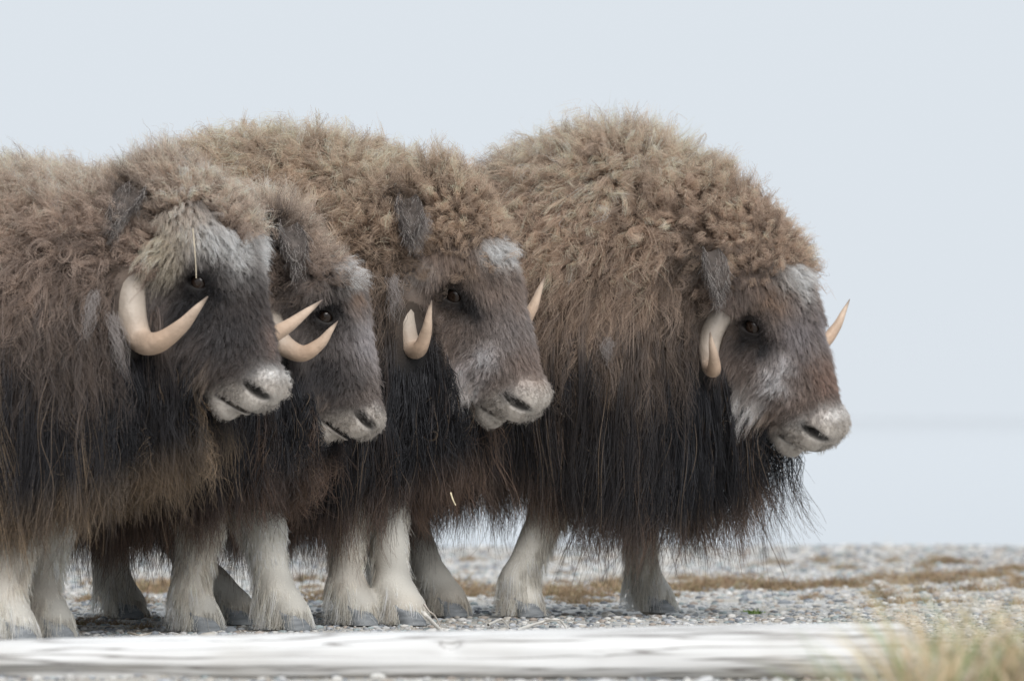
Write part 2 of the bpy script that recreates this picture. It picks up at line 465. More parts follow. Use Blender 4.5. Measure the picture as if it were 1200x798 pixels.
    def leg_col(P):
        n1 = vnoise(P, 18, 8)
        up = smooth(0.37, 0.5, P[:, 2] + (n1 - 0.5) * 0.2)[:, None]
        c = np.tile(np.array(cfg.get('leg', (0.90, 0.86, 0.78))), (len(P), 1)) * (0.72 + 0.5 * n1)[:, None]
        inner = smooth(0.45, 0.75, vnoise(P, 9, 12))[:, None] * 0.25
        c = c * (1 - inner) + inner * col(0.50, 0.38, 0.27)
        return c * (1 - up) + up * col(0.20, 0.13, 0.085)
    tg = sh.tagof(V)
    Vc = body_col(V)
    qv = (V - HC) @ A.T / hs
    hm = (tg == 'H') | (tg == 'M') | ((tg == 'N') & (np.hypot(qv[:, 1], qv[:, 2]) < 0.24) & (((qv[:, 0] > cfg.get('brow', -0.092)) & (qv[:, 1] > -0.02)) | (qv[:, 0] > -0.06) | (cfg.get('boss', False) & (qv[:, 0] > -0.2) & (np.abs(qv[:, 2]) > 0.075) & (qv[:, 1] > 0.0)))); Vc[hm] = face_col(V[hm])
    lm = (tg == 'L') & (V[:, 2] < 0.5); Vc[lm] = leg_col(V[lm])
    skin = Vc.copy(); notM = tg != 'M'; skin[notM] *= 0.55
    root = bpy.data.objects.new('musk_ox', None); C.objects.link(root)
    root.location = O; root.rotation_euler = (0, 0, -beta)
    tag(root, cfg['label'], 'musk ox', 'musk oxen standing abreast on the gravel shore')
    mesh_obj('body', V, F, M_SKIN, root, True, skin)

    # ---------------- fur
    fc = V[F].mean(1); fn = nrm(N[F].mean(1)); ft_ = tg[F[:, 0]]
    view = nrm(camL - fc); facing = (fn * view).sum(1)
    vis = np.where(facing > -0.25, 1.0, 0.4)
    wx = (fc @ Rz.T + O); sx = wx[:, 0] / wx[:, 1] * FPX + 600
    vis *= np.where(sx < -60, 0.3, 1.0)
    ear_px = cfg['ear']; earp = hit(*ear_px)
    q_ = (fc - HC) @ A.T / hs
    hornp = np.array([HC + a_ * Fh + sg * b_ * W + c_ * Zh for sg in (1, -1) for a_, b_, c_, _ in cfg['horn'][:5]])
    hd_ = np.min(np.linalg.norm(fc[:, None] - hornp[None], axis=2), axis=1)
    rad_ = np.hypot(q_[:, 1], q_[:, 2])
    bn_ = (vnoise(fc, 30, 81) - 0.5) * 0.07
    capz = (ft_ == 'N') & (rad_ < 0.24) & (((q_[:, 0] + bn_ > cfg.get('brow', -0.092)) & (q_[:, 1] > -0.02)) | (q_[:, 0] > -0.06) | (cfg.get('boss', False) & (q_[:, 0] > -0.2) & (np.abs(q_[:, 2]) > 0.075) & (q_[:, 1] > 0.0)))
    isH = (ft_ == 'H') | (ft_ == 'M') | capz; isL = (ft_ == 'L') & (fc[:, 2] < 0.46)
    isB = ~isH & ~isL
    under = isH & (q_[:, 1] < -0.085) & (q_[:, 0] < 0.24)
    earm = np.exp(-((fc - earp) ** 2).sum(1) / 0.055 ** 2)
    back = np.array([-1.0, 0, 0]); down = np.array([0, 0, -1.0])

    # wool of the back, hump and mane
    zn = fc[:, 2] + (vnoise(fc, 9, 21) - 0.5) * 0.12
    isF = isB | (isH & ((ft_ == 'N') | (ft_ == 'H')) & (q_[:, 0] + 2.2 * bn_ < -0.085) & (rad_ < 0.3) & ~(cfg.get('boss', False) & (np.abs(q_[:, 2]) > 0.055) & (q_[:, 0] > -0.19) & (q_[:, 1] > -0.02)))
    wl = isF * smooth(zdark - 0.10, zdark + 0.10, zn) * vis * (1 - 0.8 * earm) * smooth(0.05, 0.095, hd_)
    ng, n = int(7500 * DENS), int(cfg['nw'] * DENS)
    gp, gn = sample(r, V, F, N, wl, ng)
    upn = np.clip(gn[:, 2], 0, 1); hgt = smooth(zdark - 0.05, hz_ - 0.12, gp[:, 2])
    L = (0.19 - 0.105 * hgt) * (0.75 + 0.5 * r.random(ng)) * cfg['wool']
    crown = np.exp(-((gp - nape) ** 2).sum(1) / 0.2 ** 2)
    hd = smooth(0.42, 0.2, np.linalg.norm(gp - HC - Z * 0.08, axis=1))
    L = L * (1 - hd) + hd * 0.08 * (0.7 + 0.6 * r.random(ng))
    d0 = gn * (0.85 + 0.5 * upn + 0.5 * crown)[:, None] + back * 0.55 * (1 - 0.6 * crown)[:, None] + down * (0.45 * (1 - upn))[:, None] - Fh * (0.35 * hd * (1 - smooth(0.0, 0.06, (gp - HC) @ Fh)))[:, None] + r.normal(size=(ng, 3)) * 0.28
    flow = np.stack([vnoise(gp, 6.5, s_) for s_ in (71, 72, 73)], 1) - 0.5
    d0 = d0 + flow * 1.5
    L = L * (0.7 + 0.65 * vnoise(gp, 5, 74))
    frontc = smooth(-0.10, 0.0, (gp - HC) @ Fh) * hd; L = L * (1 - 0.45 * frontc)
    G = grow(sh, gp, gn, d0, L, (0.25 + 1.1 * (1 - hgt)) * (1 - 0.8 * hd), 8, 0.004 + 0.02 * r.random(ng))
    rp, rn = sample(r, V, F, N, wl, n)
    P, gi = children(r, G, rp, gp, 0.70, 0.8, 0.75 + 0.45 * r.random(n), 0.0095 + 0.006 * (1 - hd), 2.3, 0.0055, 0.10, 0.3)
    t = np.linspace(0, 1, P.shape[1])
    cb = body_col(rp); gcol = (0.5 + 0.95 * r.random(ng))[gi] * (0.8 + 0.4 * r.random(n))
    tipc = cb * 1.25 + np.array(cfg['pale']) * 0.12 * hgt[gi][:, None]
    # dark hair behind the ear
    em = np.exp(-((rp - earp) ** 2).sum(1) / 0.06 ** 2)[:, None]
    cb = cb * (1 - em) + em * col(0.03, 0.027, 0.027); tipc = tipc * (1 - em) + em * col(0.05, 0.045, 0.043)
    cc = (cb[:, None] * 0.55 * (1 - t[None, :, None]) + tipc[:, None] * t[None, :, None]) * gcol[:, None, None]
    R = 0.00062 * (1 - 0.75 * t[None]) * (0.7 + 0.6 * r.random(n))[:, None]
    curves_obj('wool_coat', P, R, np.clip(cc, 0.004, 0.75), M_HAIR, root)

    # long guard hair of the skirt, the chest and the beard
    gw = ((isB | (ft_ == 'L')) * (1 - smooth(zdark - 0.02, zdark + 0.16, zn)) * (fn[:, 2] > -0.85) * (fc[:, 2] > 0.36) + under * 0.9) * vis
    gw *= np.where((ft_ == 'L') & (fc[:, 2] < 0.5), 0, 1)
    ahead = (fc - HC) @ Fh
    gw *= np.where((ahead > -0.13) & (fc[:, 2] > HC[2] - 0.10) & ~under, 0, 1)      # none on the crown or over the face
    gw *= smooth(0.045, 0.085, hd_)
    gw *= 1 - smooth(0.34, 0.22, np.linalg.norm(fc - HC, axis=1)) * smooth(HC[2] - 0.05, HC[2] + 0.05, fc[:, 2])
    ng, n = int(4200 * DENS), int(cfg['ng'] * DENS)
    gp, gn = sample(r, V, F, N, gw, ng)
    zs = np.interp(gp[:, 0], zs_x, zs_z) + (vnoise(gp * [1, 1, 0.2], 14, 31) - 0.5) * 0.09 + r.normal(size=ng) * 0.03
    L = np.clip(gp[:, 2] - zs, 0.05, 0.62) * (0.9 + 0.2 * r.random(ng))
    early = r.random(ng) < 0.3; L[early] *= 0.5 + 0.4 * r.random(early.sum())
    d0 = gn * 0.5 + down * 0.8 + back * 0.12 + r.normal(size=(ng, 3)) * 0.15
    G = grow(sh, gp, gn, d0, L, np.full(ng, 2.2), 13, 0.004 + 0.035 * r.random(ng))
    tg_ = np.linspace(0, 1, G.shape[1])
    sway = (vnoise(gp * [1, 1, 0.5], 5.5, 61) - 0.5) * 0.5 + r.normal(size=ng) * 0.07; swy = (vnoise(gp * [1, 1, 0.5], 7, 62) - 0.5) * 0.25
    G = G + ((tg_ ** 1.4)[None] * L[:, None])[..., None] * (sway[:, None, None] * np.array([1.0, 0, 0]) + swy[:, None, None] * np.array([0, -1.0, 0]))
    rp, rn = sample(r, V, F, N, gw, n)
    P, gi = children(r, G, rp, gp, 0.8, 0.7, 0.8 + 0.3 * r.random(n), 0.011 + 0.022 * r.random(ng) ** 2, 1.6, 0.012, 0.03)
    t = np.linspace(0, 1, P.shape[1])
    cb = body_col(rp)
    bot = np.interp(rp[:, 0], zs_x, zs_z)[:, None] + 0.035
    isbrown = smooth(0.72, 0.92, vnoise(gp * [1, 1, 0.1], 12, 33) + 0.16 * r.normal(size=ng))[gi]
    lowz = smooth(0.055, -0.06, P[:, :, 2] - bot) * (0.05 + 0.85 * vnoise(gp, 6, 35)[gi])[:, None]
    tanlock = np.maximum(lowz, 0.8 * isbrown[:, None] * t[None] ** 0.5)[..., None]
    ctip = np.array(cfg['tip']) * (0.5 + 0.9 * r.random(ng))[gi][:, None]
    dk = (0.93 * smooth(zdark + 0.06, zdark - 0.16, P[:, :, 2] + (vnoise(gp, 9, 36)[gi] - 0.5)[:, None] * 0.2))[..., None]
    cb3 = cb[:, None] * (1 - dk) + dk * col(0.012, 0.011, 0.012)
    cc = cb3 * (1 - tanlock) + ctip[:, None] * tanlock
    cc = cc * (0.65 + 0.7 * r.random(ng))[gi][:, None, None] * (0.8 + 0.4 * r.random(n))[:, None, None]
    stray = (r.random(n) < 0.04)[:, None, None] * smooth(0.15, 0.5, t)[None, :, None]
    cc = cc * (1 - stray) + stray * col(0.19, 0.135, 0.09) * (0.5 + r.random(n))[:, None, None]
    R = 0.00075 * (1 - 0.7 * t[None] ** 1.5) * (0.7 + 0.6 * r.random(n))[:, None]
    curves_obj('guard_hair', P, R, np.clip(cc, 0.004, 0.6), M_HAIR, root)

    # short fur of the face
    fw = isH * vis * np.where(ft_ == 'M', 0.55, 1.0)
    eyed = np.sqrt((((q_ * [1, 1, 1] - np.stack([0 * q_[:, 0], 0 * q_[:, 0] + 0.02, 0.1 * np.sign(q_[:, 2])], 1)) / [1, 1, 1.6]) ** 2).sum(1)); fw *= smooth(0.026, 0.036, eyed)
    fw *= smooth(0.045, 0.08, hd_)
    qn_ = np.stack([q_[:, 0], q_[:, 1], np.abs(q_[:, 2])], 1) - [0.310, 0.033, 0.053]
    fw *= 1 - np.exp(-((((qn_[:, 0] * 0.892 + qn_[:, 1] * 0.453) / 0.048) ** 2 + ((-qn_[:, 0] * 0.453 + qn_[:, 1] * 0.892) / 0.017) ** 2 + (qn_[:, 2] / 0.05) ** 2) ** 2))
    fw *= np.where((np.abs(-(q_[:, 0] - 0.312) * 0.581 + (q_[:, 1] + 0.052) * 0.814) < 0.0105) & ((q_[:, 0] - 0.312) * 0.814 + (q_[:, 1] + 0.052) * 0.581 > -0.055), 0.04, 1)
    fw *= np.where((q_[:, 0] > 0.318) | ((q_[:, 0] > 0.28) & (q_[:, 1] < -0.05)), 0.45, 1) * np.where((q_[:, 0] > 0.335) & (q_[:, 1] < 0.02), 0.3, 1)
    ng, n = int(4200 * DENS), int(cfg['nf'] * DENS)
    gp, gn = sample(r, V, F, N, fw, ng)
    q = (gp - HC) @ A.T / hs
    L = np.full(ng, 0.026); L += 0.05 * smooth(0.0, -0.11, q[:, 1]) * (1 - smooth(0.15, 0.24, q[:, 0]))
    L *= 1 - 0.62 * smooth(0.2, 0.27, q[:, 0])
    L *= 1 - 0.1 * smooth(0.27, 0.32, q[:, 0])
    L += 0.02 * smooth(-0.05, -0.1, q[:, 0])
    wk = np.exp(-(((np.stack([q[:, 0], q[:, 1], np.abs(q[:, 2])], 1) - [0.205, -0.06, 0.06]) / [0.04, 0.035, 0.05]) ** 2).sum(1)) * (r.random(ng) < 0.35)
    L += 0.045 * wk
    Qg = mirror(gp)
    lite = np.zeros(ng)
    for h, rad, pc, st in patches:
        if pc.mean() > 0.55: lite = np.maximum(lite, np.exp(-((Qg - h) ** 2).sum(1) / rad ** 2) * st)
    L *= (0.7 + 0.6 * r.random(ng)) * (1 + 0.35 * lite)
    L *= 1 - 0.72 * smooth(0.075, 0.045, np.linalg.norm(np.stack([q[:, 0], q[:, 1], np.abs(q[:, 2])], 1) - [0, 0.02, 0.1], axis=1))
    # combed from the brow down and back along the cheeks
    comb = U * 0.75 * smooth(-0.02, 0.04, q[:, 1])[:, None] + (-Vv * 0.75 + down * 0.3 - Fh * 0.2) * (1 - smooth(-0.04, 0.05, q[:, 1]))[:, None] + np.sign(q[:, 2:3]) * W * 0.25
    d0 = gn * ((0.5 + 0.8 * lite) * (1 - 0.7 * smooth(0.22, 0.27, q[:, 0])))[:, None] + comb * (0.9 - 0.6 * lite)[:, None] + r.normal(size=(ng, 3)) * 0.16
    G = grow(sh, gp, gn, d0, L, np.full(ng, 0.35), 5, 0.001 + 0.006 * r.random(ng))
    rp, rn = sample(r, V, F, N, fw, n)
    P, gi = children(r, G, rp, gp, 0.36, 1.0, 0.7 + 0.5 * r.random(n), 0.0018 + 0.006 * lite, 1.0, 0.0022, 0.06)
    t = np.linspace(0, 1, P.shape[1])
    qz = smooth(0.22, 0.28, (rp - HC) @ U / hs); cb = face_col(rp) * (1 + (0.5 - 0.35 * qz) * (r.random(ng)[gi] - 0.5))[:, None] * (1 + (0.5 - 0.3 * qz) * (r.random(n) - 0.5))[:, None]
    cb = cb * (1 - 0.6 * wk[gi][:, None]) + 0.6 * wk[gi][:, None] * col(0.40, 0.31, 0.235)
    cc = cb[:, None] * (0.8 + 0.35 * t[None, :, None])
    R = 0.00042 * (1 - 0.75 * t[None]) * (0.7 + 0.6 * r.random(n))[:, None]
    curves_obj('face_fur', P, R, np.clip(cc, 0.004, 0.8), M_HAIR, root)

    # pale stocking fur
    lw = isL * vis
    ng, n = 1800, int(cfg['nl'] * DENS)
    gp, gn = sample(r, V, F, N, lw, ng)
    fl = smooth(0.22, 0.05, gp[:, 2])
    L = (0.034 + 0.045 * fl) * (0.7 + 0.5 * r.random(ng)); L = np.minimum(L, np.maximum(gp[:, 2] * 1.1, 0.012))
    d0 = gn * (0.2 + 0.16 * fl)[:, None] + down * 0.9 + r.normal(size=(ng, 3)) * 0.09
    G = grow(sh, gp, gn, d0, L, np.full(ng, 0.4), 6, np.full(ng, -9.0))
    G[..., 2] = np.maximum(G[..., 2], 0.004)
    rp, rn = sample(r, V, F, N, lw, n)
    P, gi = children(r, G, rp, gp, 0.6, 0.8, 0.75 + 0.4 * r.random(n), 0.0025, 1.0, 0.004, 0.05)
    P[..., 2] = np.maximum(P[..., 2], 0.003)
    t = np.linspace(0, 1, P.shape[1])
    cb = leg_col(rp) * (0.7 + 0.55 * r.random(ng))[gi][:, None] * (0.8 + 0.4 * r.random(n))[:, None]
    cc = cb[:, None] * (0.8 + 0.3 * t[None, :, None])
    R = 0.0006 * (1 - 0.7 * t[None]) * (0.7 + 0.6 * r.random(n))[:, None]
    curves_obj('stocking_fur', P, R, np.clip(cc, 0.01, 0.8), M_HAIR, root)

    # ---------------- shed wool: loose pale wisps hanging in the coat
    for k, (px, py, ln, wd) in enumerate(cfg['wisps']):
        h = hit(px, py)
        if h is None: continue
        g = sh.grad(h[None])[0]; nn = 75
        og = 0.075 if h[2] > zdark - 0.04 else 0.045
        base = h + g * og + nrm(r.normal(size=(nn, 3))) * (wd * 0.5 * r.random(nn) ** 0.5)[:, None]
        kk = 9; tt = np.linspace(0, 1, kk); lnm = ln * (0.5 + 0.5 * r.random(nn))
        side = nrm(np.cross(g, Z)); sway = r.normal() * 0.3
        Pt = base[:, None] + (down + side * sway + g * 0.12)[None, None] * (lnm[:, None] * tt[None])[..., None]
        pull = (h + g * og)[None] - base
        Pt += pull[:, None] * (0.75 * tt[None, :, None] ** 0.7)
        ph = r.random((nn, 1)) * 6.28
        Pt += 0.009 * (np.sin(7 * tt[None] + ph)[..., None] * side + np.cos(8 * tt[None] + ph * 1.7)[..., None] * g)
        Pt += np.cumsum(0.003 * r.normal(size=Pt.shape), axis=1)
        cw = col(0.41, 0.37, 0.35) * (0.75 + 0.5 * r.random(nn))[:, None]
        curves_obj('shed_wool', Pt, np.full((nn, kk), 0.0003) * (1 - 0.6 * tt[None]), np.repeat(cw[:, None], kk, 1), M_HAIR, root)

    # ---------------- horns, eyes, ears, hooves
    for s in (1, -1):
        ctl = np.array(cfg['horn'])                     # forward, outward, up relative to the midpoint between the eyes; radius
        pts = np.array([HC + a * Fh + s * b2 * W + c * Zh for a, b2, c, _ in ctl]); rad = ctl[:, 3]
        nseg, nring = 44, 18
        tt = np.linspace(0, len(pts) - 1, nseg)
        def cr(A_):
            Q = np.concatenate([[2 * A_[0] - A_[1]], A_, [2 * A_[-1] - A_[-2]]]); i = np.minimum(tt.astype(int), len(A_) - 2); f = (tt - i)
            f = f.reshape((-1,) + (1,) * (A_.ndim - 1))
            p0, p1, p2, p3 = Q[i], Q[i + 1], Q[i + 2], Q[i + 3]
            return 0.5 * (2 * p1 + (p2 - p0) * f + (2 * p0 - 5 * p1 + 4 * p2 - p3) * f ** 2 + (3 * p1 - p0 - 3 * p2 + p3) * f ** 3)
        cpt, crd = cr(pts), np.maximum(cr(rad), 0.0015)
        tn = nrm(np.gradient(cpt, axis=0)); up = s * W
        Vh, Fq = [], []
        for i in range(nseg):
            a1 = nrm(np.cross(tn[i], up + 0.3 * Fh)); a2 = np.cross(tn[i], a1)
            fl_ = 1.0 + 0.15 * max(0, 1 - i / 14)       # the flattened plate at the root
            for j in range(nring):
                th = 6.2832 * j / nring
                rr = crd[i] * (1 + 0.025 * math.sin(5 * th + i * 0.3) * (1 - i / nseg))
                Vh.append(cpt[i] + rr * (fl_ * math.cos(th) * a1 + math.sin(th) * a2))
        for i in range(nseg - 1):
            for j in range(nring):
                j2 = (j + 1) % nring; Fq.append((i * nring + j, i * nring + j2, (i + 1) * nring + j2, (i + 1) * nring + j))
        Vh.append(cpt[-1] + tn[-1] * 0.004); e0 = len(Vh) - 1
        for j in range(nring): Fq.append(((nseg - 1) * nring + j, (nseg - 1) * nring + (j + 1) % nring, e0, e0))
        Vh = np.array(Vh); g = np.repeat(np.linspace(0, 1, nseg), nring); g = np.r_[g, 1.0]
        nz_ = vnoise(Vh, 40, 4)
        hc = np.array([[0.17, 0.155, 0.14], [0.40, 0.34, 0.285], [0.56, 0.40, 0.29], [0.60, 0.47, 0.37], [0.22, 0.17, 0.14]])
        gr_ = 0.86 + 0.28 * vnoise(np.c_[np.r_[np.tile(np.arange(nring), nseg), 0] * 0.9, np.r_[np.repeat(np.arange(nseg), nring), nseg] * 0.13, np.zeros(len(Vh))], 1.0, 6)
        hcol = gr_[:, None] * np.stack([np.interp(g, [0, 0.3, 0.62, 0.9, 1.0], hc[:, k]) for k in range(3)], 1) * (0.85 + 0.3 * nz_)[:, None]
        Fa = np.array(Fq); tris = Fa[:, 2] == Fa[:, 3]
        ho = mesh_obj('horn', Vh, np.concatenate([np.concatenate([Fa[~tris][:, [0, 1, 2]], Fa[~tris][:, [0, 2, 3]]]), Fa[tris][:, :3]]), M_HORN, root, True, hcol)
        # eye
        ec = hp(0, 0.02, 0.0935 * s); er = 0.0275 * hs
        bm = bmesh.new(); bmesh.ops.create_uvsphere(bm, u_segments=24, v_segments=16, radius=er)
        me = bpy.data.meshes.new('eye'); bm.to_mesh(me); bm.free(); me.materials.append(M_EYE)
        for p_ in me.polygons: p_.use_smooth = True
        eo = link(bpy.data.objects.new('eye', me), root); eo.location = ec
        bm = bmesh.new(); bmesh.ops.create_uvsphere(bm, u_segments=20, v_segments=12, radius=er * 0.7)
        for v_ in bm.verts: v_.co.z *= 0.5
        me = bpy.data.meshes.new('iris'); bm.to_mesh(me); bm.free(); me.materials.append(M_IRIS)
        for p_ in me.polygons: p_.use_smooth = True
        io = link(bpy.data.objects.new('iris', me), eo)
        ax_ = nrm((W * s + 0.25 * U)[None])[0]
        io.location = ax_ * er * 0.83; io.rotation_euler = Vector(ax_).to_track_quat('Z', 'Y').to_euler()
        # ear: a cupped leaf that hangs out of the wool
        if s == 1: ep = earp; eg = sh.grad(ep[None])[0]
        else:
            qq = (earp - HC) @ A.T; qq[2] *= -1; ep = HC + qq @ A; ep = ep - sh.d(ep[None])[0] * sh.grad(ep[None])[0]; eg = sh.grad(ep[None])[0]
        ln, wd_ = 0.14, 0.034
        a1 = nrm((eg * 0.55 + down * 0.75 - Fh * 0.12)[None])[0]; a2 = nrm(np.cross(a1, eg)[None])[0]; a3 = np.cross(a2, a1)
        if a3 @ eg < 0: a3 = -a3
        Ve, Fe = [], []
        nu, nv = 14, 9
        for side_ in (0, 1):
            for i in range(nu):
                u_ = i / (nu - 1); wdt = wd_ * math.sin(math.pi * min(1, 0.18 + 0.82 * u_)) ** 0.7 + 0.002
                for j in range(nv):
                    v_ = 2 * j / (nv - 1) - 1
                    cup = 0.026 * (v_ * v_) * (1 - 0.5 * u_) - (0.004 * (1 - v_ * v_) * (1 - u_ ** 4) if side_ else 0)
                    Ve.append(ep + eg * 0.045 + a1 * (u_ * ln - 0.02 + 0.0) + a2 * (v_ * wdt) + a3 * (cup + 0.014 * math.sin(3 * u_)))
        o_ = nu * nv
        for side_ in (0, 1):
            for i in range(nu - 1):
                for j in range(nv - 1):
                    k_ = side_ * o_ + i * nv + j; fq = (k_, k_ + 1, k_ + nv + 1, k_ + nv)
                    Fe.append(fq if side_ else fq[::-1])
        Ve = np.array(Ve)
        ecol = np.tile(col(0.085, 0.07, 0.062), (len(Ve), 1)) * (0.5 + vnoise(Ve, 90, 9))[:, None]
        earo = mesh_obj('ear', Ve, Fe, M_SKIN, root, True, ecol)
        # fringe of the ear
        nn = 900; k_ = r.integers(0, len(Ve), nn); bp_ = Ve[k_]; kk = 5; tt5 = np.linspace(0, 1, kk)
        dd = nrm(a1 * 0.9 + down * 0.4 + (a3 * 0.28)[None] * r.normal(size=(nn, 1)) + a2[None] * 0.25 * r.normal(size=(nn, 1)))
        Pe = bp_[:, None] + dd[:, None] * ((0.015 + 0.05 * r.random(nn))[:, None] * tt5[None])[..., None] + 0.002 * r.normal(size=(nn, kk, 3)) * tt5[None, :, None] * 2
        lite_ = (r.random(nn) < 0.32)[:, None]
        ce = np.where(lite_, col(0.48, 0.44, 0.41)[None], col(0.09, 0.074, 0.064)[None]) * (0.7 + 0.6 * r.random(nn))[:, None]
        curves_obj('ear_fringe', Pe, np.full((nn, kk), 0.0004) * (1 - 0.6 * tt5[None]), np.repeat(ce[:, None], kk, 1), M_HAIR, earo)
    for f_ in feet:
        Vq, Fq = [], []
        for s in (-1, 1):
            o_ = len(Vq)
            for i, (z_, sc_, fx) in enumerate(((0.0, 1.0, 0.040), (0.012, 1.02, 0.038), (0.032, 0.9, 0.026), (0.052, 0.72, 0.010), (0.065, 0.4, 0.0))):
                for j in range(14):
                    th = 6.2832 * j / 14; cx_ = math.cos(th); cy_ = math.sin(th)
                    Vq.append(f_ + [fx + 0.043 * sc_ * cx_ * (1.0 if cx_ > 0 else 0.75), s * 0.033 + 0.031 * sc_ * cy_ * (1 - 0.35 * max(cx_, 0)), z_])
            for i in range(4):
                for j in range(14):
                    j2 = (j + 1) % 14; Fq.append((o_ + i * 14 + j, o_ + i * 14 + j2, o_ + (i + 1) * 14 + j2, o_ + (i + 1) * 14 + j))
        mesh_obj('hoof', Vq, Fq, M_HOOF, root)
    print('  fur done', round(time.time() - T00, 1))
    return root, hit, (O, Rz)

LT, GY, DK, BR, PL = (0.52, 0.50, 0.49), (0.22, 0.20, 0.195), (0.018, 0.016, 0.016), (0.19, 0.135, 0.10), (0.55, 0.51, 0.46)
def horn(base, bottom, tip, thick=1.0):
    """curve of a horn from the boss at the brow down past the eye and up to the tip: forward, outward, up, radius"""
    b, m, t = np.array(base), np.array(bottom), np.array(tip)
    f = lambda p, r: (*p, r * thick)
    return [f(b + [0.02, -0.085, 0.055], 0.034), f(b, 0.041), f(b * 0.5 + m * 0.5 + [-0.012, 0.01, 0], 0.038), f(m + [-0.008, 0, 0.008], 0.0325), f(m + (t - m) * 0.2 + [0.012, 0.012, -0.022], 0.0265),
            f(m * 0.45 + t * 0.55 + [0.012, 0.008, -0.022], 0.0185), f(m * 0.18 + t * 0.82 + [0.004, 0.004, -0.010], 0.010), f(t, 0.002)]

